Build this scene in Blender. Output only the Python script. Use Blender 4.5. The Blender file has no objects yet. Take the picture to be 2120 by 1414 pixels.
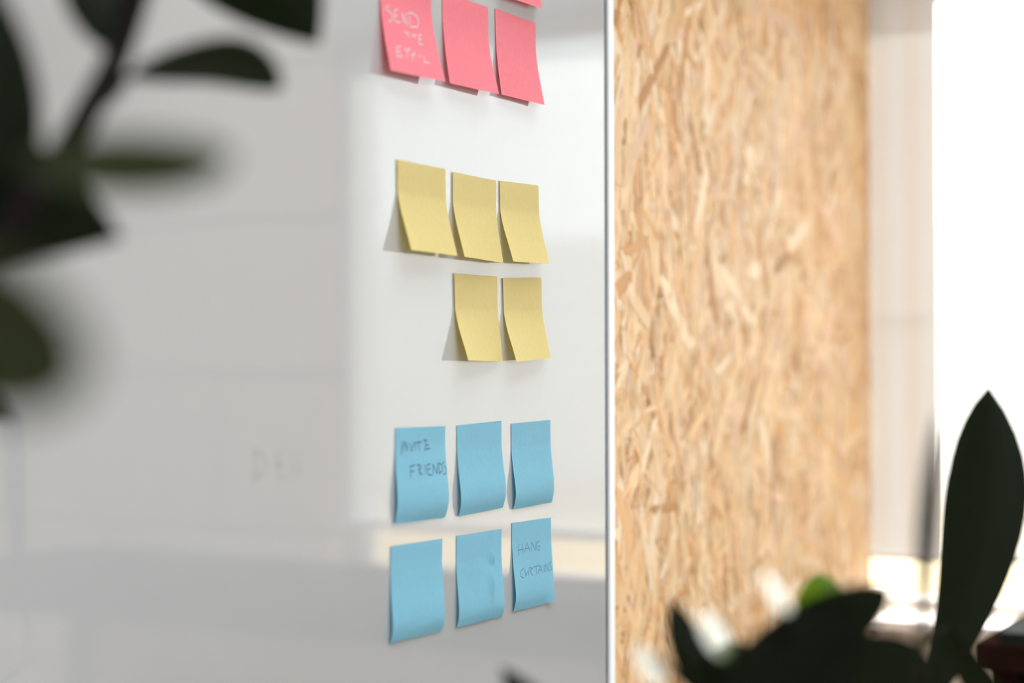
import bpy, math, random
from mathutils import Matrix, Vector

random.seed(7)
S = bpy.context.scene
COL = S.collection

# ---------------------------------------------------------------- camera
CAM_ROT = [[0.9999978, 0.0020944, -0.0], [1.64e-05, -0.0078539, -0.9999692], [-0.0020943, 0.999967, -0.0078539]]
EYE = 1.10
cam_d = bpy.data.cameras.new('camera')
cam = bpy.data.objects.new('camera', cam_d)
COL.objects.link(cam)
cam_d.sensor_width = 36.0
cam_d.lens = 36.0 * 3640 / 2120
cam_d.clip_start = 0.02
cam_d.dof.use_dof = True
cam_d.dof.focus_distance = 1.53
cam_d.dof.aperture_fstop = 2.25
cam.matrix_world = Matrix.Translation((0, 0, EYE)) @ Matrix(CAM_ROT).to_4x4()
S.camera = cam

# ---------------------------------------------------------------- room frame
# room axes: d runs along the left wall towards the window wall, n points from the left wall into the room
TH = math.radians(28.2)
DX, DY = math.sin(TH), math.cos(TH)
RZ = math.atan2(DY, DX)
BOARD_W = -0.7286          # board face, measured along n
WALL_W = -0.7466           # face of the strand board wall
WIN_S = 2.488              # face of the window wall, measured along d


def rw(s, w, z):
    return Vector((DX * s + DY * w, DY * s - DX * w, z))


# ---------------------------------------------------------------- world, sun, portals, exposure
wd = bpy.data.worlds.new('sky'); S.world = wd; wd.use_nodes = True
nt = wd.node_tree
bg = nt.nodes['Background']
bg.inputs['Color'].default_value = (0.90, 0.945, 1.0, 1)
bg.inputs['Strength'].default_value = 4.5

sun_d = bpy.data.lights.new('sun', 'SUN'); sun_d.energy = 9.0; sun_d.angle = math.radians(0.6)
sun_d.color = (1.0, 0.96, 0.90)
sun = bpy.data.objects.new('sun', sun_d); COL.objects.link(sun)
trav = rw(-1.0, 0.035, -0.62)
sun.rotation_euler = trav.to_track_quat('-Z', 'Y').to_euler()


def portal(s, w, z, sx, sz, face):
    l = bpy.data.lights.new('window_daylight', 'AREA'); l.shape = 'RECTANGLE'; l.size = sx; l.size_y = sz
    l.cycles.is_portal = True
    o = bpy.data.objects.new('window_daylight', l); COL.objects.link(o)
    o.location = rw(s, w, z)
    o.rotation_euler = face.to_track_quat('-Z', 'Y').to_euler()


portal(-0.9, 3.28, 1.77, 3.8, 1.6, rw(0, -1, 0))
portal(1.075, 0.4, 2.82, 2.55, 1.9, Vector((0, 0, -1)))
portal(WIN_S + 0.2, -0.27, 1.24, 1.0, 0.98, rw(-1, 0, 0))

S.view_settings.view_transform = 'Standard'
S.view_settings.look = 'None'
S.view_settings.gamma = 1.0
S.view_settings.use_curve_mapping = False
S.view_settings.exposure = 0.86
S.cycles.max_bounces = 10
S.cycles.diffuse_bounces = 6
S.cycles.transparent_max_bounces = 16
S.cycles.caustics_reflective = False
S.cycles.sample_clamp_indirect = 6.0


# ---------------------------------------------------------------- materials
def mat(name, col, rough=0.6, noise=None, bump=None, spec=0.5, coat=0, metal=0):
    m = bpy.data.materials.new(name); m.use_nodes = True
    n = m.node_tree; b = n.nodes['Principled BSDF']
    b.inputs['Base Color'].default_value = (*col, 1)
    b.inputs['Roughness'].default_value = rough
    b.inputs['Specular IOR Level'].default_value = spec
    b.inputs['Coat Weight'].default_value = coat
    b.inputs['Metallic'].default_value = metal
    tc = n.nodes.new('ShaderNodeTexCoord')
    if noise:
        scale, amt, c2 = noise
        t = n.nodes.new('ShaderNodeTexNoise'); t.inputs['Scale'].default_value = scale; t.inputs['Detail'].default_value = 5
        n.links.new(tc.outputs['Object'], t.inputs['Vector'])
        r = n.nodes.new('ShaderNodeMapRange'); r.inputs['From Min'].default_value = 0.35; r.inputs['From Max'].default_value = 0.65; r.inputs['To Max'].default_value = amt
        n.links.new(t.outputs['Fac'], r.inputs['Value'])
        mx = n.nodes.new('ShaderNodeMix'); mx.data_type = 'RGBA'
        mx.inputs[6].default_value = (*col, 1); mx.inputs[7].default_value = (*c2, 1)
        n.links.new(r.outputs['Result'], mx.inputs[0]); n.links.new(mx.outputs[2], b.inputs['Base Color'])
    if bump:
        t2 = n.nodes.new('ShaderNodeTexNoise'); t2.inputs['Scale'].default_value = bump[0]; t2.inputs['Detail'].default_value = 6
        n.links.new(tc.outputs['Object'], t2.inputs['Vector'])
        bp = n.nodes.new('ShaderNodeBump'); bp.inputs['Strength'].default_value = bump[1]; bp.inputs['Distance'].default_value = bump[2]
        n.links.new(t2.outputs['Fac'], bp.inputs['Height']); n.links.new(bp.outputs['Normal'], b.inputs['Normal'])
    return m


def sheet_mat(name, col, trans, tcol=None, see=0.0, noise=None, rough=0.7, spec=0.3):
    """thin sheet: paper, cloth or leaf that lets some light through"""
    m = mat(name, col, rough, noise=noise, spec=spec)
    n = m.node_tree; b = n.nodes['Principled BSDF']; out = n.nodes['Material Output']
    tr = n.nodes.new('ShaderNodeBsdfTranslucent'); tr.inputs['Color'].default_value = (*(tcol or col), 1)
    mx = n.nodes.new('ShaderNodeMixShader'); mx.inputs[0].default_value = trans
    n.links.new(b.outputs[0], mx.inputs[1]); n.links.new(tr.outputs[0], mx.inputs[2])
    last = mx
    if see:
        tp = n.nodes.new('ShaderNodeBsdfTransparent')
        m2 = n.nodes.new('ShaderNodeMixShader'); m2.inputs[0].default_value = see
        n.links.new(mx.outputs[0], m2.inputs[1]); n.links.new(tp.outputs[0], m2.inputs[2]); last = m2
    n.links.new(last.outputs[0], out.inputs['Surface'])
    return m


def paper(name, col, tcol):
    m = sheet_mat(name, col, 0.28, tcol, noise=(260, 0.5, tuple(c * 0.90 for c in col)))
    n = m.node_tree; b = n.nodes['Principled BSDF']
    tc = n.nodes.new('ShaderNodeTexCoord')
    mp = n.nodes.new('ShaderNodeMapping'); mp.inputs['Scale'].default_value = (1, 1, 0.35)
    t = n.nodes.new('ShaderNodeTexNoise'); t.inputs['Scale'].default_value = 900; t.inputs['Detail'].default_value = 4
    n.links.new(tc.outputs['Object'], mp.inputs['Vector']); n.links.new(mp.outputs[0], t.inputs['Vector'])
    bp = n.nodes.new('ShaderNodeBump'); bp.inputs['Strength'].default_value = 0.25; bp.inputs['Distance'].default_value = 0.0004
    n.links.new(t.outputs['Fac'], bp.inputs['Height'])
    t3 = n.nodes.new('ShaderNodeTexNoise'); t3.inputs['Scale'].default_value = 55; t3.inputs['Detail'].default_value = 2
    ad = n.nodes.new('ShaderNodeVectorMath'); ad.operation = 'ADD'
    oi = n.nodes.new('ShaderNodeObjectInfo')
    n.links.new(tc.outputs['Object'], ad.inputs[0]); n.links.new(oi.outputs['Location'], ad.inputs[1]); n.links.new(ad.outputs[0], t3.inputs['Vector'])
    b2 = n.nodes.new('ShaderNodeBump'); b2.inputs['Strength'].default_value = 0.5; b2.inputs['Distance'].default_value = 0.0012
    n.links.new(t3.outputs['Fac'], b2.inputs['Height']); n.links.new(bp.outputs['Normal'], b2.inputs['Normal'])
    n.links.new(b2.outputs['Normal'], b.inputs['Normal'])
    return m


M = {}
M['yellow'] = paper('yellow_paper', (0.76, 0.61, 0.26), (0.80, 0.60, 0.10))
M['red'] = paper('pink_paper', (0.95, 0.25, 0.30), (0.95, 0.12, 0.14))
M['blue'] = paper('blue_paper', (0.24, 0.53, 0.68), (0.05, 0.42, 0.58))
M['silver_ink'] = mat('silver_ink', (0.58, 0.50, 0.50), 0.5)
M['blue_ink'] = mat('blue_grey_ink', (0.02, 0.07, 0.13), 0.6)
M['pencil'] = mat('pencil', (0.08, 0.22, 0.34), 0.6)
M['ghost'] = mat('erased_marker_ghost', (0.368, 0.362, 0.364), 0.05, spec=0.5)
M['ghost'].node_tree.nodes['Principled BSDF'].inputs['IOR'].default_value = 1.72
M['board'] = mat('glossy_white_board', (0.39, 0.382, 0.385), 0.04, noise=(3, 0.15, (0.375, 0.37, 0.38)), spec=0.5)
M['board'].node_tree.nodes['Principled BSDF'].inputs['IOR'].default_value = 1.75
M['shadow_gap_strip'] = mat('shadow_gap_dark', (0.006, 0.018, 0.02), 0.8, spec=0.05)  # shade of the gap beside the frame, put into a dark colour
M['frame'] = mat('white_aluminium', (0.86, 0.87, 0.88), 0.35)
M['plaster'] = mat('painted_plaster', (0.84, 0.81, 0.79), 0.8, bump=(60, 0.3, 0.002))
M['block'] = mat('painted_block', (0.95, 0.79, 0.64), 0.8, noise=(4, 0.4, (0.92, 0.79, 0.66)), bump=(40, 0.3, 0.003))
M['mortar'] = mat('painted_mortar', (0.55, 0.52, 0.48), 0.9)
M['floor'] = mat('concrete_floor', (0.45, 0.42, 0.38), 0.6, noise=(3, 0.5, (0.36, 0.34, 0.31)))
M['white_wood'] = mat('white_painted_wood', (0.82, 0.79, 0.78), 0.45)
M['dark_wood'] = mat('dark_walnut', (0.012, 0.006, 0.005), 0.6, noise=(30, 0.6, (0.02, 0.009, 0.007)), spec=0.0)
M['black_cover'] = mat('black_cover', (0.012, 0.016, 0.013), 0.8, spec=0.05)
M['pot'] = mat('terracotta', (0.45, 0.20, 0.11), 0.8, noise=(20, 0.5, (0.38, 0.17, 0.1)))
M['soil'] = mat('potting_soil', (0.03, 0.02, 0.013), 0.95, noise=(80, 0.6, (0.06, 0.04, 0.03)), bump=(90, 0.8, 0.01))
M['stem'] = mat('plant_stem', (0.006, 0.004, 0.004), 0.8, spec=0.06)
M['leaf'] = sheet_mat('rubber_leaf', (0.004, 0.006, 0.003), 0.08, (0.04, 0.06, 0.015), rough=0.5, spec=0.08)
M['shiny_leaf'] = sheet_mat('shiny_leaf', (0.03, 0.06, 0.015), 0.05, (0.10, 0.22, 0.01), rough=0.12, spec=1.0)
M['olive_leaf'] = sheet_mat('olive_leaf', (0.016, 0.019, 0.009), 0.12, (0.07, 0.10, 0.025), rough=0.5, spec=0.15)
M['green_leaf'] = sheet_mat('young_leaf', (0.05, 0.12, 0.01), 0.5, (0.20, 0.36, 0.01), rough=0.3)
M['blind'] = sheet_mat('pleated_fabric', (0.85, 0.85, 0.84), 0.42, (0.95, 0.95, 0.95), see=0.24)
M['curtain'] = sheet_mat('cream_fabric', (0.76, 0.745, 0.735), 0.05, (0.85, 0.83, 0.82), noise=(9, 0.5, (0.72, 0.70, 0.685)))
M['ground'] = mat('sunlit_sandy_ground', (0.36, 0.25, 0.12), 0.9, noise=(1.5, 0.6, (0.32, 0.23, 0.11)))
M['far_wall'] = mat('pale_render', (0.62, 0.62, 0.62), 0.9)

g = bpy.data.materials.new('window_glass'); g.use_nodes = True; n = g.node_tree
n.nodes.remove(n.nodes['Principled BSDF'])
tp = n.nodes.new('ShaderNodeBsdfTransparent'); tp.inputs['Color'].default_value = (0.96, 0.98, 0.97, 1)
gl = n.nodes.new('ShaderNodeBsdfGlossy'); gl.inputs['Roughness'].default_value = 0.0
fr = n.nodes.new('ShaderNodeFresnel'); fr.inputs['IOR'].default_value = 1.45
mx = n.nodes.new('ShaderNodeMixShader')
n.links.new(fr.outputs[0], mx.inputs[0]); n.links.new(tp.outputs[0], mx.inputs[1]); n.links.new(gl.outputs[0], mx.inputs[2])
n.links.new(mx.outputs[0], n.nodes['Material Output'].inputs['Surface'])
M['glass'] = g

# strand board: colour per strand, grain along each strand
so = bpy.data.materials.new('wood_strand'); so.use_nodes = True; n = so.node_tree; b = n.nodes['Principled BSDF']
b.inputs['Roughness'].default_value = 0.55
at_ = n.nodes.new('ShaderNodeAttribute'); at_.attribute_name = 'strand_colour'
uv = n.nodes.new('ShaderNodeUVMap'); uv.uv_map = 'grain'
t = n.nodes.new('ShaderNodeTexNoise'); t.inputs['Scale'].default_value = 1.0; t.inputs['Detail'].default_value = 4; t.noise_dimensions = '2D'
n.links.new(uv.outputs[0], t.inputs['Vector'])
r = n.nodes.new('ShaderNodeMapRange'); r.inputs['From Min'].default_value = 0.3; r.inputs['From Max'].default_value = 0.7
r.inputs['To Min'].default_value = 0.80; r.inputs['To Max'].default_value = 1.08
n.links.new(t.outputs['Fac'], r.inputs['Value'])
vm = n.nodes.new('ShaderNodeVectorMath'); vm.operation = 'SCALE'
n.links.new(at_.outputs['Color'], vm.inputs[0]); n.links.new(r.outputs[0], vm.inputs['Scale'])
n.links.new(vm.outputs[0], b.inputs['Base Color'])
M['strand'] = so

# strand board body: the layer under the loose-looking surface strands
ob = bpy.data.materials.new('strand_board_core'); ob.use_nodes = True; n = ob.node_tree; b = n.nodes['Principled BSDF']
b.inputs['Roughness'].default_value = 0.7
tc = n.nodes.new('ShaderNodeTexCoord'); mp = n.nodes.new('ShaderNodeMapping'); mp.inputs['Scale'].default_value = (70, 70, 14)
n.links.new(tc.outputs['Object'], mp.inputs['Vector'])
vo = n.nodes.new('ShaderNodeTexVoronoi'); vo.inputs['Scale'].default_value = 1.0
n.links.new(mp.outputs[0], vo.inputs['Vector'])
cr = n.nodes.new('ShaderNodeValToRGB')
cr.color_ramp.elements[0].color = (0.50, 0.28, 0.11, 1); cr.color_ramp.elements[1].color = (0.80, 0.62, 0.40, 1)
n.links.new(vo.outputs['Color'], cr.inputs['Fac']); n.links.new(cr.outputs[0], b.inputs['Base Color'])
M['osb'] = ob


# ---------------------------------------------------------------- mesh helpers
def link(name, verts, faces, m, parent=None, smooth=False, origin=None):
    me = bpy.data.meshes.new(name); me.from_pydata(verts, [], faces); me.update()
    me.materials.append(m)
    if smooth:
        for p in me.polygons: p.use_smooth = True
    o = bpy.data.objects.new(name, me); COL.objects.link(o)
    if parent: o.parent = parent
    return o


def box_vf(x0, x1, y0, y1, z0, z1, bev=0.0):
    if bev <= 0:
        v = [(x, y, z) for z in (z0, z1) for y in (y0, y1) for x in (x0, x1)]
        return v, [(0, 2, 3, 1), (4, 5, 7, 6), (0, 1, 5, 4), (2, 6, 7, 3), (0, 4, 6, 2), (1, 3, 7, 5)]
    import bmesh
    v, f = box_vf(x0, x1, y0, y1, z0, z1)
    bm = bmesh.new(); vs = [bm.verts.new(p) for p in v]
    for q in f: bm.faces.new([vs[i] for i in q])
    bmesh.ops.bevel(bm, geom=bm.edges[:], offset=bev, segments=2, affect='EDGES', profile=0.6)
    bm.verts.index_update()
    vv = [tuple(p.co) for p in bm.verts]; ff = [tuple(x.index for x in p.verts) for p in bm.faces]
    bm.free(); return vv, ff


def merge(lst):
    V, F = [], []
    for v, f in lst:
        k = len(V); V += v; F += [tuple(i + k for i in q) for q in f]
    return V, F


def room_box(name, s0, s1, w0, w1, z0, z1, m, parent=None, bev=0.0):
    """box in room axes, its origin at the middle of its foot"""
    cs, cw = (s0 + s1) / 2, (w0 + w1) / 2
    v, f = box_vf(s0 - cs, s1 - cs, cw - w1, cw - w0, 0, z1 - z0, bev)
    o = link(name, v, f, m)
    o.location = rw(cs, cw, z0); o.rotation_euler = (0, 0, RZ)
    if parent: put(o, parent)
    return o


def put(o, parent):
    """parent keeping the place in the room"""
    mw = Matrix.Translation(o.location) @ o.rotation_euler.to_matrix().to_4x4()
    pm = Matrix.Translation(parent.location) @ parent.rotation_euler.to_matrix().to_4x4()
    o.parent = parent
    l = pm.inverted() @ mw
    o.location = l.to_translation(); o.rotation_euler = l.to_euler()


def empty(name, loc, rz=0.0):
    o = bpy.data.objects.new(name, None); COL.objects.link(o)
    o.location = loc; o.rotation_euler = (0, 0, rz); o.empty_display_size = 0.05
    return o


def tag(o, label=None, cat=None, group=None, kind=None):
    if label: o['label'] = label
    if cat: o['category'] = cat
    if group: o['group'] = group
    if kind: o['kind'] = kind
    return o


def struct(o): o['kind'] = 'structure'; return o


def ribbon(points, width, lift):
    """flat pen stroke following 3-D points, facing local -y"""
    V, F = [], []
    for i, p in enumerate(points):
        a = points[max(i - 1, 0)]; c = points[min(i + 1, len(points) - 1)]
        dx, dz = c[0] - a[0], c[2] - a[2]; L = math.hypot(dx, dz) or 1
        nx, nz = -dz / L * width / 2, dx / L * width / 2
        V += [(p[0] + nx, p[1] - lift, p[2] + nz), (p[0] - nx, p[1] - lift, p[2] - nz)]
        if i: k = 2 * i; F.append((k - 2, k - 1, k + 1, k))
    return V, F


# ---------------------------------------------------------------- the room
struct(room_box('floor', -3.0, WIN_S + 0.12, -1.0, 3.2, -0.1, 0.0, M['floor']))
KS0, KS1, KW0, KW1 = -0.2, 2.35, -0.55, 1.35
ce = struct(room_box('ceiling', -3.0, KS0, -1.0, 3.2, 2.7, 2.8, M['plaster']))
room_box('ceiling_section', KS1, WIN_S + 0.12, -1.0, 3.2, 2.7, 2.8, M['plaster'], ce)
room_box('ceiling_section', KS0, KS1, -1.0, KW0, 2.7, 2.8, M['plaster'], ce)
room_box('ceiling_section', KS0, KS1, KW1, 3.2, 2.7, 2.8, M['plaster'], ce)
w3 = struct(room_box('added_skylight', KS0, KS1, KW0, KW0 + 0.05, 2.72, 2.80, M['white_wood']))  # unseen skylight, added and sized to light the notes from above
room_box('window_frame', KS0, KS1, KW1 - 0.05, KW1, 2.72, 2.80, M['white_wood'], w3)
room_box('window_frame', KS0, KS0 + 0.05, KW0 + 0.05, KW1 - 0.05, 2.72, 2.80, M['white_wood'], w3)
room_box('window_frame', KS1 - 0.05, KS1, KW0 + 0.05, KW1 - 0.05, 2.72, 2.80, M['white_wood'], w3)
room_box('glass_pane', KS0 + 0.05, KS1 - 0.05, KW0 + 0.05, KW1 - 0.05, 2.755, 2.765, M['glass'], w3)
struct(room_box('wall_back', -3.1, -3.0, -1.0, 3.2, 0.0, 2.7, M['plaster']))
wl = struct(room_box('wall_left', -3.0, WIN_S, -1.0, WALL_W, 0.0, 2.7, M['osb']))

# right wall with a wide unseen window, added for fill light in the room
wr = struct(room_box('wall_right', -3.0, -2.8, 3.2, 3.35, 0.0, 2.7, M['plaster']))
room_box('wall_section', 1.0, WIN_S + 0.12, 3.2, 3.35, 0.0, 2.7, M['plaster'], wr)
room_box('wall_section', -2.8, 1.0, 3.2, 3.35, 0.0, 0.97, M['plaster'], wr)
room_box('wall_section', -2.8, 1.0, 3.2, 3.35, 2.57, 2.7, M['plaster'], wr)
w2 = struct(room_box('added_window', -2.8, 1.0, 3.22, 3.27, 0.97, 1.02, M['white_wood']))
room_box('window_frame', -2.8, 1.0, 3.22, 3.27, 2.52, 2.57, M['white_wood'], w2)
for s in (-2.8, -0.9, 0.95):
    room_box('window_frame', s, s + 0.05, 3.22, 3.27, 1.02, 2.52, M['white_wood'], w2)
room_box('glass_pane', -2.75, 0.95, 3.24, 3.245, 1.02, 2.52, M['glass'], w2)

# window wall: plaster below and left, painted blocks to the right
O0, O1, OZ0, OZ1 = -0.80, 0.225, EYE - 0.375, EYE + 0.548
S0, S1 = WIN_S, WIN_S + 0.12
ww = struct(room_box('wall_window', S0, S1, -1.0, O1, 0.0, OZ0 - 0.02, M['plaster']))
room_box('wall_section', S0, S1, -1.0, O0, OZ0 - 0.02, 2.7, M['plaster'], ww)
room_box('lintel', S0, S1, O0, O1, OZ1, 2.7, M['plaster'], ww)
room_box('wall_core', S0 + 0.014, S1, O1, 3.2, 0.0, 2.7, M['mortar'], ww)
bw, bh, gap = 0.50, 0.27, 0.010
row = 0
z = EYE - 0.30 - bh * 3
zs = [z + bh * i for i in range(10) if z + bh * i < 2.7]
first = None
for zi, z in enumerate(zs):
    w = O1 + (0.0 if zi % 2 == 0 else -bw / 2)
    while w < 3.2:
        a, c = max(w, O1), min(w + bw - gap, 3.2)
        if c - a > 0.03:
            jit = random.uniform(0, 0.003)
            room_box('block', S0 + jit, S0 + 0.03, a, c, z, min(z + bh - gap, 2.7), M['block'], ww, bev=0.004)
        w += bw

# window 1
wi = struct(room_box('window_1', S0 + 0.07, S0 + 0.10, O0, O1, OZ0, OZ0 + 0.018, M['white_wood'], bev=0.003))
room_box('window_frame', S0 + 0.07, S0 + 0.10, O0, O1, OZ1 - 0.03, OZ1, M['white_wood'], wi, bev=0.003)
room_box('window_frame', S0 + 0.07, S0 + 0.10, O1 - 0.03, O1, OZ0 + 0.018, OZ1 - 0.03, M['white_wood'], wi, bev=0.003)
room_box('window_frame', S0 + 0.07, S0 + 0.10, O0, O0 + 0.012, OZ0 + 0.018, OZ1 - 0.03, M['white_wood'], wi, bev=0.003)
room_box('glass_pane', S0 + 0.083, S0 + 0.087, O0 + 0.012, O1 - 0.03, OZ0 + 0.018, OZ1 - 0.03, M['glass'], wi)
room_box('window_sill', S0 - 0.035, S0 + 0.07, O0, O1 + 0.03, OZ0 - 0.02, OZ0, M['white_wood'], wi, bev=0.004)

# outside
gr = room_box('ground', S1 + 0.05, 60, -40, 40, -0.35, -0.15, M['ground']); struct(gr)
fw = room_box('added_outside_wall', 16, 16.4, -12, 14, -0.15, 2.3, M['far_wall'])  # unseen wall added to grey the middle band of the window's reflection
tag(fw, 'pale rendered wall added outside the window to grey the middle of its reflection', 'wall')


# ---------------------------------------------------------------- surface strands of the wall board
def strands(parent):
    import numpy as np
    rnd = np.random.RandomState(5)
    pal = np.array([(0.85, 0.62, 0.37), (0.80, 0.54, 0.28), (0.76, 0.46, 0.22), (0.78, 0.53, 0.36), (0.90, 0.74, 0.54), (0.66, 0.35, 0.12), (0.84, 0.58, 0.33), (0.46, 0.22, 0.06)])
    prob = np.array([0.22, 0.17, 0.14, 0.12, 0.10, 0.10, 0.10, 0.05])
    V, Fc, COLS, UV = [], [], [], []
    s0, s1, z0, z1 = 1.50, WIN_S - 0.002, 0.50, 1.92
    N = 24000
    for i in range(N):
        big = rnd.rand()
        if big < 0.16: L = rnd.uniform(0.07, 0.14); Wd = rnd.uniform(0.010, 0.022)
        elif big < 0.55: L = rnd.uniform(0.03, 0.08); Wd = rnd.uniform(0.004, 0.011)
        else: L = rnd.uniform(0.010, 0.035); Wd = rnd.uniform(0.002, 0.006)
        if i < N * 0.25: L *= 1.3; Wd *= 1.6
        a = rnd.normal(0, 0.52) if rnd.rand() < 0.88 else rnd.uniform(-1.57, 1.57)
        s = rnd.uniform(s0, s1); z = rnd.uniform(z0, z1)
        h = 0.0006 + 0.0018 * i / N + rnd.uniform(0, 0.0002)
        tilt = rnd.normal(0, 0.012); tl = rnd.normal(0, 0.004)
        ca, sa = math.cos(a), math.sin(a)
        pts = [(-0.5, rnd.uniform(-.2, .5)), (-0.5 + rnd.uniform(.02, .14), -0.5), (0.5 - rnd.uniform(.02, .2), -0.5 + rnd.uniform(0, .2)), (0.5, rnd.uniform(-.3, .3)), (0.5 - rnd.uniform(.02, .2), 0.5), (-0.5 + rnd.uniform(.02, .18), 0.5 - rnd.uniform(0, .25))]
        k = len(V)
        c = pal[rnd.choice(8, p=prob)] * np.array([0.90, 0.81, 0.735]) * rnd.uniform(0.88, 1.08)
        ox, oy = rnd.uniform(0, 100, 2)
        ok = True; vs = []
        for (l, q) in pts:
            x = q * Wd; y = l * L
            ps = s + x * ca - y * sa; pz = z + x * sa + y * ca
            ps = min(max(ps, s0), s1)
            vs.append((ps, -(h + x * tilt + y * tl + 0.0001), pz))
        V += vs; Fc.append(tuple(range(k, k + 6)))
        COLS.append(c)
        UV.append([(ox + q * Wd * 500, oy + l * L * 22) for (l, q) in pts])
    me = bpy.data.meshes.new('wood_strands')
    V = [(x - 2.0, y, zz - 1.2) for (x, y, zz) in V]
    me.from_pydata(V, [], Fc); me.update()
    ca_ = me.color_attributes.new('strand_colour', 'FLOAT_COLOR', 'CORNER')
    arr = np.repeat(np.array(COLS), 6, axis=0); arr = np.hstack([arr, np.ones((len(arr), 1))]).astype('f')
    ca_.data.foreach_set('color', arr.ravel())
    u = me.uv_layers.new(name='grain'); u.data.foreach_set('uv', np.array(UV, dtype='f').ravel())
    me.materials.append(M['strand'])
    o = bpy.data.objects.new('wood_strands', me); COL.objects.link(o)
    o.location = rw(2.0, WALL_W, 1.2); o.rotation_euler = (0, 0, RZ)
    put(o, parent); o['kind'] = 'stuff'
    o['label'] = 'pale pressed wood strands of the wall panel'


strands(wl)

# ---------------------------------------------------------------- the white board
BS0, BS1, BZ0, BZ1 = -0.25, 1.5510, 0.62, 1.82
T_ = BOARD_W
board = empty('whiteboard', rw((BS0 + BS1) / 2, BOARD_W, BZ0), RZ)
tag(board, 'large glossy whiteboard with a thin white frame hung on the wood panel wall', 'whiteboard')
room_box('writing_surface', BS0, BS1, WALL_W + 0.004, T_, BZ0, BZ1, M['board'], board)
room_box('shadow_gap_strip', BS1, BS1 + 0.0042, WALL_W + 0.004, T_ - 0.0004, BZ0, BZ1, M['shadow_gap_strip'], board)['label'] = 'thin dark strip standing in for the shadow gap at the board edge'
GHOST = [[[(0.984, 1.0357), (0.9851, 1.015)], [(0.984, 1.035), (0.994, 1.0312), (0.9974, 1.0233), (0.9856, 1.015)]], [[(1.0203, 1.0329), (1.0099, 1.0324), (1.0105, 1.0236), (1.0104, 1.0148), (1.0203, 1.0148)], [(1.0105, 1.0236), (1.018, 1.0238)]], [[(1.0273, 1.013), (1.0268, 1.0323), (1.038, 1.0141), (1.038, 1.0331)]]]
mid = (BS0 + BS1) / 2
for letter in GHOST:
    lst = [ribbon([(s_ - mid, 0, z_ - BZ0) for (s_, z_) in st], 0.004, 0.00012) for st in letter]
    v, f = merge(lst)
    gh = link('erased_letter', v, f, M['ghost'], board)
    gh['label'] = 'faint grey trace of a wiped off letter'
room_box('frame', BS1 + 0.0042, BS1 + 0.0150, WALL_W + 0.0035, T_ + 0.0030, BZ0 - 0.012, BZ1 + 0.012, M['frame'], board, bev=0.0012)
room_box('frame', BS0 - 0.012, BS0, WALL_W + 0.0035, T_ + 0.0030, BZ0 - 0.012, BZ1 + 0.012, M['frame'], board, bev=0.0012)
room_box('frame', BS0, BS1 + 0.0042, WALL_W + 0.0035, T_ + 0.0030, BZ1, BZ1 + 0.012, M['frame'], board, bev=0.0012)
room_box('frame', BS0, BS1 + 0.0042, WALL_W + 0.0035, T_ + 0.0030, BZ0 - 0.012, BZ0, M['frame'], board, bev=0.0012)

PROFILES = {'peel': [(0, 0), (0.25, 0.13), (0.5, 0.38), (0.75, 0.68), (1, 1)], 'peel2': [(0, 0), (0.25, 0.18), (0.5, 0.44), (0.75, 0.73), (1, 1)], 'bulge': [(0, 0), (0.3, 0.35), (0.6, 0.92), (0.78, 1), (0.9, 0.7), (1, 0.22)], 'bulge2': [(0, 0), (0.3, 0.3), (0.6, 0.78), (0.8, 1), (0.92, 0.7), (1, 0.25)]}


def note_profile(kind, m):
    xs, ys = zip(*PROFILES[kind])
    g = []
    for i in range(m + 1):
        t = i / m
        for j in range(len(xs) - 1):
            if t <= xs[j + 1] + 1e-9:
                k = (t - xs[j]) / (xs[j + 1] - xs[j]); g.append(ys[j] + k * (ys[j + 1] - ys[j])); break
    for _ in range(2):
        e = [0, 0] + g + [2 * g[-1] - g[-2], 3 * g[-1] - 2 * g[-2]]
        g = [sum(e[i:i + 5]) / 5 for i in range(m + 1)]
    g[0] = 0
    return g


def note_grid(W, H, lift_l, lift_r, kind, va, shear, ang, nu=18, nv=30, crease=0.0):
    """rows from the top edge down; local x along the board, y into the board, z up"""
    g = note_profile(kind, nv)
    rows = []
    for iu in range(nu + 1):
        u = iu / nu
        A = lift_l + (lift_r - lift_l) * u
        off = []
        for iv in range(nv + 1):
            v = iv / nv
            h = 0.0003 + (0.0009 if kind == 'peel2' else 0.0003) * (1 - u) ** 2
            if v > va:
                t = (v - va) / (1 - va) * nv
                i0 = min(int(t), nv - 1)
                h += A * (g[i0] + (g[i0 + 1] - g[i0]) * (t - i0))
            if crease:
                uc = 0.80 - 0.10 * v + 0.02 * math.sin(v * 9)
                k = math.exp(-((u - uc) / 0.020) ** 2) * (1 - max(0.0, (v - 0.62) / 0.2)) if v < 0.82 else 0
                h += crease * k
            h += 0.00022 * math.sin(7 * u + 3 * v + 40 * lift_l * 1000) * math.sin(5 * v + 2 * u) * min(1, v * 3)
            off.append(h)
        z = 0.0
        col = []
        for iv in range(nv + 1):
            if iv:
                dh = off[iv] - off[iv - 1]; dv = H / nv
                z -= math.sqrt(max(dv * dv - dh * dh, 0))
            x = (u - 0.5) * W + shear * iv / nv
            col.append((x, -off[iv], z))
        rows.append(col)
    ca, sa = math.cos(ang), math.sin(ang)
    return [[(x * ca - z * sa, y, x * sa + z * ca) for (x, y, z) in col] for col in rows]


def note_point(grid, u, v):
    nu = len(grid) - 1; nv = len(grid[0]) - 1
    a = min(max(u, 0), 1) * nu; b = min(max(v, 0), 1) * nv
    i = min(int(a), nu - 1); j = min(int(b), nv - 1); a -= i; b -= j
    return tuple((1 - a) * (1 - b) * grid[i][j][k] + a * (1 - b) * grid[i + 1][j][k] + (1 - a) * b * grid[i][j + 1][k] + a * b * grid[i + 1][j + 1][k] for k in range(3))


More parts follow.
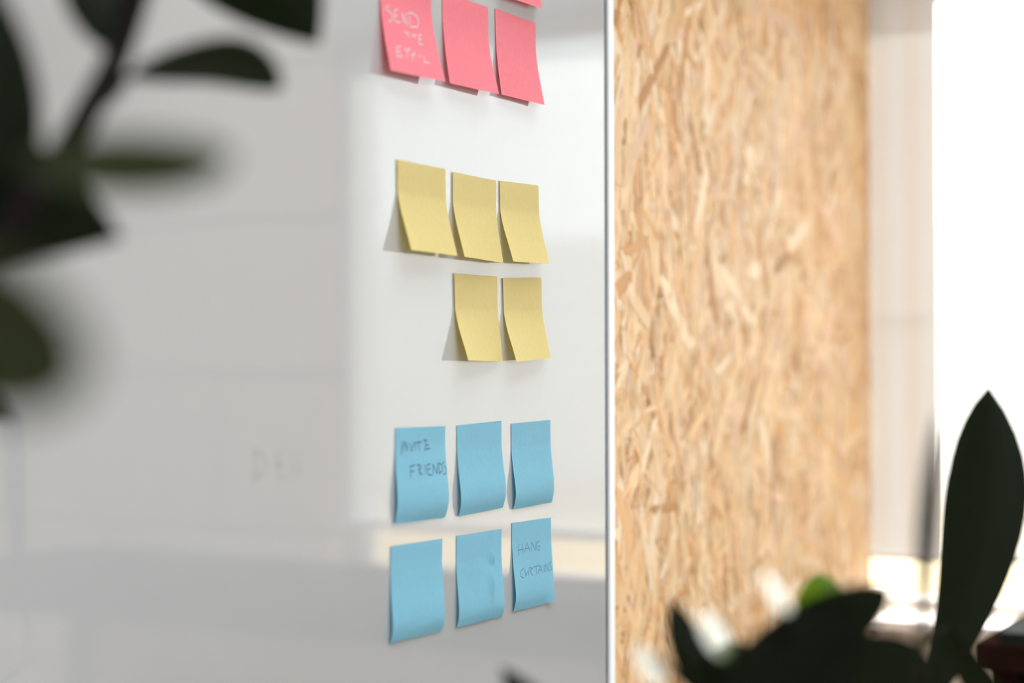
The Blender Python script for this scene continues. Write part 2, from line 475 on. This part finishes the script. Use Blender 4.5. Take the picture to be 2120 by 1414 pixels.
# code, paper, place along the board, height of the top edge, width, paper length, lift left, lift right, curl, stuck share, shear, turn, crease, handwriting
NOTES = [
    ('r1', 'red', 1.182, 1.3952, 0.078, 0.0766, 0.0093, 0.0128, 'peel', 0.22, -0.0, 0.0137, 0.0, [[(0.155, 0.307), (0.112, 0.323), (0.099, 0.351), (0.158, 0.363), (0.207, 0.384), (0.209, 0.415), (0.187, 0.447), (0.154, 0.467), (0.12, 0.465)], [(0.256, 0.339), (0.328, 0.316)], [(0.275, 0.335), (0.247, 0.39), (0.246, 0.453), (0.35, 0.448)], [(0.253, 0.394), (0.309, 0.38)], [(0.403, 0.341), (0.417, 0.44)], [(0.407, 0.342), (0.467, 0.46)], [(0.477, 0.331), (0.476, 0.457)], [(0.546, 0.345), (0.536, 0.464)], [(0.509, 0.324), (0.606, 0.31), (0.681, 0.327), (0.718, 0.376), (0.679, 0.441), (0.537, 0.465)], [(0.388, 0.539), (0.492, 0.545)], [(0.454, 0.542), (0.466, 0.589)], [(0.552, 0.533), (0.541, 0.574)], [(0.605, 0.527), (0.609, 0.561)], [(0.545, 0.556), (0.608, 0.546)], [(0.73, 0.521), (0.668, 0.535), (0.666, 0.578), (0.716, 0.571)], [(0.666, 0.578), (0.658, 0.629), (0.723, 0.626)], [(0.179, 0.733), (0.27, 0.713)], [(0.208, 0.728), (0.173, 0.788), (0.17, 0.833), (0.273, 0.812)], [(0.175, 0.783), (0.246, 0.767)], [(0.335, 0.725), (0.379, 0.75), (0.44, 0.703), (0.42, 0.74)], [(0.385, 0.749), (0.348, 0.829)], [(0.509, 0.731), (0.445, 0.842)], [(0.441, 0.78), (0.513, 0.773)], [(0.509, 0.731), (0.511, 0.773)], [(0.614, 0.745), (0.619, 0.782)], [(0.706, 0.746), (0.676, 0.828), (0.774, 0.823)]]),
    ('r2', 'red', 1.2774, 1.398, 0.0775, 0.0763, 0.0069, 0.0104, 'peel', 0.3, 0.0, 0.0043, 0.0, []),
    ('r3', 'red', 1.3664, 1.3994, 0.0763, 0.075, 0.0052, 0.0082, 'peel', 0.32, 0.0017, -0.0006, 0.0, []),
    ('r4', 'red', 1.3663, 1.4865, 0.0729, 0.076, 0.006, 0.0072, 'peel', 0.3, 0.0, 0.0149, 0.0, []),
    ('y1', 'yellow', 1.2057, 1.2531, 0.0758, 0.0727, 0.0122, 0.0105, 'peel2', 0.36, 0.0014, -0.0069, 0.0, []),
    ('y2', 'yellow', 1.2922, 1.2511, 0.0763, 0.0718, 0.0116, 0.007, 'peel2', 0.36, -0.0002, -0.0075, 0.0, []),
    ('y3', 'yellow', 1.3724, 1.2523, 0.0747, 0.072, 0.012, 0.01, 'peel2', 0.36, -0.0004, 0.0274, 0.0, []),
    ('y4', 'yellow', 1.2937, 1.168, 0.0755, 0.0736, 0.0115, 0.004, 'peel2', 0.4, 0.0023, 0.0071, 0.0, []),
    ('y5', 'yellow', 1.3775, 1.1688, 0.0748, 0.0742, 0.0115, 0.008, 'peel2', 0.4, -0.0007, 0.0494, 0.0, []),
    ('b1', 'blue', 1.204, 1.0429, 0.0772, 0.0754, 0.0034, 0.005, 'bulge', 0.2, -0.0019, -0.0168, 0.0, [[(0.145, 0.142), (0.101, 0.278)], [(0.182, 0.143), (0.152, 0.255)], [(0.182, 0.143), (0.227, 0.246)], [(0.227, 0.246), (0.242, 0.161)], [(0.289, 0.164), (0.312, 0.258), (0.368, 0.153)], [(0.385, 0.167), (0.395, 0.245)], [(0.382, 0.165), (0.523, 0.157)], [(0.454, 0.162), (0.463, 0.249)], [(0.554, 0.138), (0.634, 0.147)], [(0.576, 0.145), (0.595, 0.196), (0.568, 0.26)], [(0.592, 0.196), (0.66, 0.194)], [(0.591, 0.236), (0.686, 0.233)], [(0.254, 0.409), (0.366, 0.396)], [(0.291, 0.409), (0.257, 0.534)], [(0.266, 0.464), (0.346, 0.459)], [(0.4, 0.397), (0.469, 0.4), (0.487, 0.431), (0.432, 0.46), (0.506, 0.511)], [(0.438, 0.399), (0.442, 0.511)], [(0.559, 0.404), (0.561, 0.505)], [(0.598, 0.405), (0.608, 0.51), (0.694, 0.519)], [(0.604, 0.405), (0.677, 0.397)], [(0.604, 0.454), (0.673, 0.45)], [(0.725, 0.399), (0.713, 0.51)], [(0.725, 0.401), (0.788, 0.506)], [(0.788, 0.506), (0.82, 0.394)], [(0.845, 0.393), (0.828, 0.508)], [(0.845, 0.393), (0.905, 0.421), (0.904, 0.477), (0.827, 0.511)], [(0.95, 0.394), (0.917, 0.4)], [(0.958, 0.426), (0.985, 0.462), (0.976, 0.508), (0.914, 0.524)]]),
    ('b2', 'blue', 1.2997, 1.0427, 0.0778, 0.076, 0.0038, 0.0042, 'bulge', 0.28, -0.0008, 0.0182, 0.0, []),
    ('b3', 'blue', 1.3941, 1.0406, 0.076, 0.0759, 0.004, 0.0035, 'bulge', 0.3, 0.0002, 0.0109, 0.0, []),
    ('b4', 'blue', 1.1978, 0.9514, 0.0792, 0.075, 0.0032, 0.004, 'bulge2', 0.25, -0.0015, -0.0169, 0.0, []),
    ('b5', 'blue', 1.2994, 0.9503, 0.0783, 0.076, 0.0034, 0.004, 'bulge2', 0.3, -0.0005, -0.0168, 0.0034, []),
    ('b6', 'blue', 1.3951, 0.9525, 0.0761, 0.0778, 0.004, 0.003, 'bulge2', 0.25, 0.0013, -0.0167, 0.0, [[(0.172, 0.254), (0.145, 0.377)], [(0.258, 0.252), (0.258, 0.355)], [(0.136, 0.318), (0.293, 0.311)], [(0.295, 0.354), (0.371, 0.247), (0.436, 0.354)], [(0.312, 0.314), (0.423, 0.312)], [(0.469, 0.349), (0.485, 0.244), (0.571, 0.353), (0.602, 0.246)], [(0.692, 0.251), (0.624, 0.266), (0.599, 0.333), (0.669, 0.366), (0.692, 0.314), (0.632, 0.311)], [(0.246, 0.529), (0.165, 0.558), (0.148, 0.612), (0.231, 0.639)], [(0.269, 0.543), (0.278, 0.625), (0.34, 0.572)], [(0.352, 0.622), (0.386, 0.533), (0.474, 0.549), (0.404, 0.579), (0.474, 0.633)], [(0.497, 0.538), (0.656, 0.531)], [(0.566, 0.537), (0.562, 0.63)], [(0.595, 0.625), (0.681, 0.534), (0.714, 0.621)], [(0.615, 0.587), (0.708, 0.589)], [(0.765, 0.532), (0.766, 0.618)], [(0.792, 0.615), (0.804, 0.524), (0.864, 0.618), (0.888, 0.517)], [(0.967, 0.515), (0.912, 0.531), (0.944, 0.571), (0.966, 0.605), (0.897, 0.615)]]),
]
NOTE_LABELS = {
    'r1': 'pink sticky note with SEND THE EMAIL in pale handwriting, curling off the whiteboard',
    'r2': 'blank pink sticky note, middle one of the three hanging in a row at the top',
    'r3': 'blank pink sticky note, rightmost of the row of three under the cut off pink one',
    'r4': 'pink sticky note at the top edge of the view, only its lower edge visible',
    'y1': 'leftmost yellow sticky note of the upper row of three, blank with a wide curl',
    'y2': 'middle yellow sticky note of the upper row of three, blank and curling',
    'y3': 'rightmost yellow sticky note of the upper row of three, blank and curling',
    'y4': 'left one of the lower pair of blank yellow sticky notes on the whiteboard',
    'y5': 'right one of the lower pair of blank yellow sticky notes on the whiteboard',
    'b1': 'blue sticky note with INVITE FRIENDS written in blue grey letters',
    'b2': 'blank blue sticky note in the middle of the upper blue row, right of INVITE FRIENDS',
    'b3': 'blank blue sticky note at the right end of the upper blue row, above HANG CURTAINS',
    'b4': 'blank blue sticky note at the left end of the lower blue row, under INVITE FRIENDS',
    'b5': 'blue sticky note with a long crease near its right edge, middle of the lower row',
    'b6': 'blue sticky note with HANG CURTAINS in faint pencil letters',
}
GROUPS = {'yellow': 'yellow sticky notes on the whiteboard', 'red': 'pink sticky notes on the whiteboard', 'blue': 'blue sticky notes on the whiteboard'}


for (code, colour, cs, cz, W, H, ll, lr, kind, va, shear, ang, crease, strokes) in NOTES:
    grid = note_grid(W, H, ll, lr, kind, va, shear, ang, crease=crease)
    nu, nv = len(grid) - 1, len(grid[0]) - 1
    if code == 'b6':      # the lower right corner is dog-eared
        for i in range(nu + 1):
            for j in range(nv + 1):
                k = max(0, (i / nu + j / nv - 1.72) / 0.28)
                x, y, z = grid[i][j]; grid[i][j] = (x - 0.0015 * k, y - 0.0035 * k * k, z + 0.0015 * k)
    V = [p for colm in grid for p in colm]
    F = [(i * (nv + 1) + j, i * (nv + 1) + j + 1, (i + 1) * (nv + 1) + j + 1, (i + 1) * (nv + 1) + j) for i in range(nu) for j in range(nv)]
    o = link('sticky_note', V, F, M[colour], smooth=True)
    o.location = rw(cs, BOARD_W, cz); o.rotation_euler = (0, 0, RZ)
    tag(o, NOTE_LABELS[code], 'sticky note', GROUPS[colour])
    if strokes:
        lst = []
        for st in strokes:
            pts = []
            for i in range(len(st) - 1):
                for k in range(5):
                    a = k / 5
                    pts.append(note_point(grid, st[i][0] * (1 - a) + st[i + 1][0] * a, st[i][1] * (1 - a) + st[i + 1][1] * a))
            pts.append(note_point(grid, *st[-1]))
            lst.append(ribbon(pts, {'r1': 0.0011, 'b1': 0.0009, 'b6': 0.0010}[code], 0.00012))
        v, f = merge(lst)
        h = link('handwriting', v, f, M[{'r1': 'silver_ink', 'b1': 'blue_ink', 'b6': 'pencil'}[code]], o)
        h['label'] = {'r1': 'SEND THE EMAIL written in pale grey capitals', 'b1': 'INVITE FRIENDS written in blue grey capitals', 'b6': 'HANG CURTAINS written in faint pencil capitals'}[code]

# ---------------------------------------------------------------- blind and curtain
bl = empty('pleated_blind', rw(S0 + 0.022, (O0 + O1) / 2, OZ1 - 0.03), RZ)
tag(bl, 'bright white pleated blind drawn most of the way down over the window', 'blind')
HEM = EYE - 0.292
b0, b1 = -0.650, O1 - 0.004
cw = (O0 + O1) / 2
npl = 82; zt = OZ1 - 0.02
V, F = [], []
for i in range(2 * npl + 1):
    z = zt + (HEM + 0.014 - zt) * i / (2 * npl)
    y = 0.004 if i % 2 else -0.004
    V += [(y, cw - b0, z - (OZ1 - 0.03)), (y, cw - b1, z - (OZ1 - 0.03))]
    if i: F.append((2 * i - 2, 2 * i - 1, 2 * i + 1, 2 * i))
link('pleated_fabric', V, F, M['blind'], bl)
room_box('head_rail', S0 + 0.008, S0 + 0.036, b0, b1, OZ1 - 0.02, OZ1, M['frame'], bl, bev=0.003)
room_box('bottom_rail', S0 + 0.013, S0 + 0.031, b0, b1, HEM, HEM + 0.014, M['frame'], bl, bev=0.003)

cu = empty('fabric_panel', rw(S0 + 0.004, -0.695, HEM), RZ)
tag(cu, 'narrow cream fabric panel hanging between the wood panel wall and the bright blind', 'curtain')
V, F = [], []
nw = 16; nz = 20
c0, c1 = -0.754, -0.648
for i in range(nw + 1):
    for j in range(nz + 1):
        w = c0 + (c1 - c0) * i / nw; z = (OZ1 - HEM - 0.002) * j / nz
        V.append((0.0015 * math.sin(i * 0.9) * (1 - 0.3 * j / nz), -0.695 - w, z))
for i in range(nw):
    for j in range(nz):
        a = i * (nz + 1) + j; F.append((a, a + 1, a + nz + 2, a + nz + 1))
link('fabric', V, F, M['curtain'], cu, smooth=True)
room_box('seam', S0 - 0.003, S0 - 0.001, c0, c1, EYE + 0.053, EYE + 0.055, M['curtain'], cu)
room_box('hem_bar', S0 - 0.002, S0 + 0.010, c0, c1, HEM - 0.004, HEM + 0.006, M['white_wood'], cu, bev=0.002)

# ---------------------------------------------------------------- desk under the window
dt = EYE - 0.343
dk = empty('desk', rw(2.28, 0.15, 0), RZ)
tag(dk, 'dark wooden desk standing under the window at the right edge', 'desk')
room_box('desk_top', 2.10, 2.445, -0.505, 0.75, dt - 0.032, dt, M['dark_wood'], dk, bev=0.002)
room_box('apron', 2.13, 2.15, -0.47, 0.72, dt - 0.072, dt - 0.032, M['dark_wood'], dk)
for (s, w) in ((2.12, -0.49), (2.40, -0.49), (2.12, 0.70), (2.40, 0.70)):
    room_box('leg', s, s + 0.035, w, w + 0.035, 0, dt - 0.032, M['dark_wood'], dk)
bk = empty('notebook', rw(2.2, -0.37, dt), RZ)
tag(bk, 'black closed notebook lying on the dark desk by the window', 'notebook')
room_box('pages', 2.125, 2.275, -0.474, -0.266, dt + 0.002, dt + 0.010, M['white_wood'], bk)
room_box('cover', 2.12, 2.28, -0.479, -0.26, dt + 0.010, dt + 0.013, M['black_cover'], bk, bev=0.001)
room_box('cover', 2.12, 2.28, -0.479, -0.26, dt, dt + 0.002, M['black_cover'], bk)

room_box('spine', 2.116, 2.1225, -0.479, -0.26, dt, dt + 0.013, M['black_cover'], bk)

# ---------------------------------------------------------------- plants
STEMS = {'left': [(-0.16, 0.7985, 1.295, 0.0055), (-0.1667, 0.7986, 1.2752, 0.0058), (-0.1755, 0.784, 1.2353, 0.006), (-0.1838, 0.7692, 1.2105, 0.0062), (-0.1915, 0.7493, 1.186, 0.0065), (-0.2018, 0.7345, 1.1641, 0.0068), (-0.2155, 0.7197, 1.1411, 0.0072), (-0.2321, 0.7101, 1.0957, 0.0078), (-0.2405, 0.7006, 1.0304, 0.0084), (-0.2456, 0.7016, 0.8958, 0.009)], 'right': [(0.1585, 0.9813, 0.9396, 0.003), (0.1542, 0.9715, 0.9173, 0.0042), (0.1657, 0.9617, 0.8928, 0.005), (0.1782, 0.952, 0.8479, 0.0065), (0.1819, 0.953, 0.7174, 0.008)]}
# plant, base, tip, width, face normal, bend, outline, own look
LEAVES = [
    ('left', (-0.1751, 0.799, 1.2269), (-0.1083, 0.829, 1.226), 0.039, (-0.169, 0.402, 0.9), (0.0076, -0.0001, 0.0076), 'round', None),
    ('left', (-0.168, 0.8381, 1.3462), (-0.0942, 0.8588, 1.2522), 0.075, (0.051, 0.966, 0.253), (0.0023, 0.0, -0.0), 'sharp', None),
    ('left', (-0.1781, 0.789, 1.2361), (-0.2095, 0.7984, 1.3039), 0.0294, (-0.304, 0.914, -0.268), (0.0044, 0.0, -0.0022), 'sharp', None),
    ('left', (-0.2134, 0.7396, 1.1524), (-0.2218, 0.6987, 1.2708), 0.0388, (-0.736, 0.655, 0.174), (0.0089, 0.0, -0.0), 'sharp', None),
    ('left', (-0.254, 0.7395, 1.1627), (-0.1686, 0.7596, 1.1512), 0.0592, (-0.159, 0.902, 0.401), (0.0, -0.0001, 0.0082), 'sharp', None),
    ('left', (-0.1624, 0.5795, 1.1618), (-0.0843, 0.5295, 1.1604), 0.0255, (0.371, 0.559, 0.741), (-0.0, 0.0, -0.0023), 'round', 'olive green leaf held closest to the view'),
    ('left', (-0.1606, 0.4299, 1.114), (-0.0956, 0.4, 1.0975), 0.04, (0.446, 0.88, 0.163), (0.0, 0.0, -0.0), 'round', 'olive green leaf held closest to the view'),
    ('left', (-0.2572, 0.8001, 1.0886), (-0.2273, 0.8003, 1.0687), 0.0164, (0.086, 0.987, 0.136), (0.0, 0.0, -0.0), 'sharp', None),
    ('right', (0.2664, 1.2022, 0.8277), (0.3253, 1.2002, 1.0781), 0.0566, (0.053, 0.999, -0.005), (0.0204, 0.0, -0.0), 'blade', None),
    ('right', (0.198, 0.8616, 0.9048), (0.203, 0.8402, 1.0732), 0.0187, (-0.719, 0.686, 0.108), (0.0, 0.0, -0.0), 'blade', None),
    ('right', (0.1108, 0.9215, 0.9129), (0.1938, 0.901, 0.9803), 0.0399, (0.074, 0.976, 0.207), (-0.0025, -0.0, 0.0013), 'round', None),
    ('right', (0.1557, 0.9816, 0.8939), (0.088, 0.9811, 0.9635), 0.0295, (-0.382, 0.849, -0.365), (-0.0108, 0.0001, -0.0081), 'round', None),
    ('right', (0.19, 1.0516, 0.9022), (0.1829, 1.0511, 0.97), 0.0373, (-0.103, 0.995, -0.003), (0.0, 0.0, -0.0), 'round', 'bright green leaf lit from behind'),
    ('right', (0.1084, 0.9015, 0.9157), (0.1827, 0.9011, 0.9601), 0.0553, (-0.056, 0.993, 0.102), (0.0, 0.0, -0.0), 'round', None),
    ('right', (0.1665, 0.9814, 0.9289), (0.2419, 0.9816, 0.8991), 0.043, (0.088, 0.969, 0.231), (0.0054, -0.0001, 0.0081), 'round', None),
    ('right', (0.1301, 0.9516, 0.9055), (0.1093, 0.9512, 0.9446), 0.0417, (-0.284, 0.948, -0.143), (0.0, 0.0, -0.0), 'round', None),
    ('right', (0.0349, 0.9217, 0.8815), (-0.0059, 0.9213, 0.9371), 0.0269, (-0.36, 0.897, -0.257), (0.0, 0.0, -0.0), 'sharp', None),
    ('right', (0.2716, 1.1014, 0.9289), (0.3258, 1.102, 0.8502), 0.0244, (0.488, 0.803, 0.342), (-0.003, 0.0, -0.003), 'round', None),
    ('right', (0.1322, 0.8744, 0.9866), (0.1197, 0.8075, 0.9866), 0.0212, (0.762, -0.142, 0.632), (0.0, 0.0, -0.0), 'round', 'glossy leaf shining white'),
    ('right', (0.104, 0.8809, 0.9669), (0.0902, 0.8012, 0.9669), 0.0261, (0.773, -0.134, 0.62), (0.0, 0.0, -0.0), 'round', 'glossy leaf shining white'),
    ('right', (0.0696, 0.8666, 0.9512), (0.0613, 0.8158, 0.9512), 0.0231, (0.795, -0.13, 0.593), (0.0, 0.0, -0.0), 'round', 'glossy leaf shining white'),
]


def tube(points, parent, name, m, sides=10):
    V, F = [], []
    P = [Vector(p[:3]) for p in points]
    for i, p in enumerate(P):
        t = (P[min(i + 1, len(P) - 1)] - P[max(i - 1, 0)]).normalized()
        a = t.cross(Vector((0.3, 1, 0.1))).normalized(); b_ = t.cross(a)
        for k in range(sides):
            q = p + (a * math.cos(2 * math.pi * k / sides) + b_ * math.sin(2 * math.pi * k / sides)) * points[i][3]
            V.append(tuple(q))
        if i:
            for k in range(sides):
                F.append(((i - 1) * sides + k, (i - 1) * sides + (k + 1) % sides, i * sides + (k + 1) % sides, i * sides + k))
    F.append(tuple(range(sides))[::-1]); F.append(tuple((len(P) - 1) * sides + k for k in range(sides)))
    o = link(name, V, F, m, smooth=True)
    put(o, parent); return o


def smooth_path(pts, n=5):
    out = []
    for i in range(len(pts) - 1):
        p0, p1, p2, p3 = pts[max(i - 1, 0)], pts[i], pts[i + 1], pts[min(i + 2, len(pts) - 1)]
        for k in range(n):
            t = k / n
            out.append(tuple(0.5 * (2 * b + (c - a) * t + (2 * a - 5 * b + 4 * c - d) * t * t + (3 * b - a - 3 * c + d) * t ** 3) for a, b, c, d in zip(p0, p1, p2, p3)))
    out.append(tuple(pts[-1])); return out


def outline(t, shape):
    if shape == 'sharp': return (math.sin(math.pi * t ** 0.9) ** 0.85) * (1 - 0.25 * t) * 1.12
    if shape == 'blade': return max(math.sin(math.pi * t ** 1.9), 0) ** (0.58 if t < 0.69 else 0.82)
    return math.sin(math.pi * t ** 1.05) ** 0.55


def leaf(base, tip, width, nrm, bend, shape, look, parent):
    fold = 0.0 if look and 'shining' in look else 0.16
    B, T, N, BV = Vector(base), Vector(tip), Vector(nrm).normalized(), Vector(bend)
    V, F = [], []
    nu, nv = 18, 8
    side0 = (T - B).cross(N).normalized()
    for i in range(nu + 1):
        t = i / nu
        c = B.lerp(T, t) + BV * (4 * t * (1 - t))
        w = width / 2 * max(outline(min(max(t, 0.0), 1.0), shape), 0.0) if 0 < t < 1 else 0.0004
        for j in range(nv + 1):
            q = 2 * j / nv - 1
            V.append(tuple(c + side0 * (q * w) + N * (abs(q) ** 1.3 * w * fold - fold * 0.12 * w * math.cos(q * 9 + t * 12))))
    for i in range(nu):
        for j in range(nv):
            a = i * (nv + 1) + j; F.append((a, a + 1, a + nv + 2, a + nv + 1))
    o = link('leaf', V, F, M['leaf' if not look else 'olive_leaf' if 'olive' in look else 'green_leaf' if 'green' in look else 'shiny_leaf'], smooth=True)
    if look: o['label'] = look
    put(o, parent)


def pot(plant, x, y, r, h):
    prof = [(0, 0), (r * 0.72, 0), (r * 0.74, 0.01), (r * 0.96, h - 0.05), (r * 1.04, h - 0.05), (r * 1.05, h), (r * 0.93, h), (r * 0.90, h - 0.04), (0, h - 0.04)]
    V, F = [], []; n_ = 32
    for (a, z) in prof:
        for k in range(n_): V.append((a * math.cos(2 * math.pi * k / n_), a * math.sin(2 * math.pi * k / n_), z))
    for i in range(len(prof) - 1):
        for k in range(n_): F.append((i * n_ + k, i * n_ + (k + 1) % n_, (i + 1) * n_ + (k + 1) % n_, (i + 1) * n_ + k))
    link('pot', V, F, M['pot'], plant, smooth=False)
    V, F = [], []
    for i in range(7):
        for k in range(24):
            a = r * 0.905 * i / 6; V.append((a * math.cos(k * math.pi / 12), a * math.sin(k * math.pi / 12), h - 0.033 + 0.004 * math.sin(i * 3 + k * 2)))
            if i: F.append(((i - 1) * 24 + k, (i - 1) * 24 + (k + 1) % 24, i * 24 + (k + 1) % 24, i * 24 + k))
    link('soil', V, F, M['soil'], plant, smooth=True)


def plant(key, label, r, h, petioles):
    pts = [tuple(p) for p in STEMS[key]]
    end = pts[-1]
    root = (end[0], end[1] , h - 0.05, end[3] * 1.1)
    pts.append((end[0], end[1], (end[2] + h) / 2, end[3] * 1.05)); pts.append(root)
    pl = empty('potted_plant', Vector((end[0], end[1], 0)))
    tag(pl, label, 'plant')
    path = smooth_path(pts)
    tube(path, pl, 'stem', M['stem'])
    pot(pl, end[0], end[1], r, h)
    for (k, base, tip, width, nrm, bend, shape, look) in LEAVES:
        if k != key: continue
        leaf(base, tip, width, nrm, bend, shape, look, pl)
        B = Vector(base)
        # leaf stalk to the point of the stem below
        best = min(path, key=lambda p: (Vector(p[:3]) + Vector((0, 0, 0.04)) - B).length)
        A = Vector(best[:3]); d = (B - A).length
        if d > 0.006:
            mid = A.lerp(B, 0.5) - Vector((0, 0, 0.12 * d))
            tube(smooth_path([(*A, 0.0026), (*mid, 0.0024), (*B, 0.0018)], 4), pl, 'stalk', M['stem'], 8)


plant('left', 'tall dark leaved pot plant with a leaning stem, close at the left of the whiteboard', 0.15, 0.28, True)
plant('right', 'dark leaved pot plant with one tall upright leaf, in front of the wood panel wall', 0.14, 0.26, True)
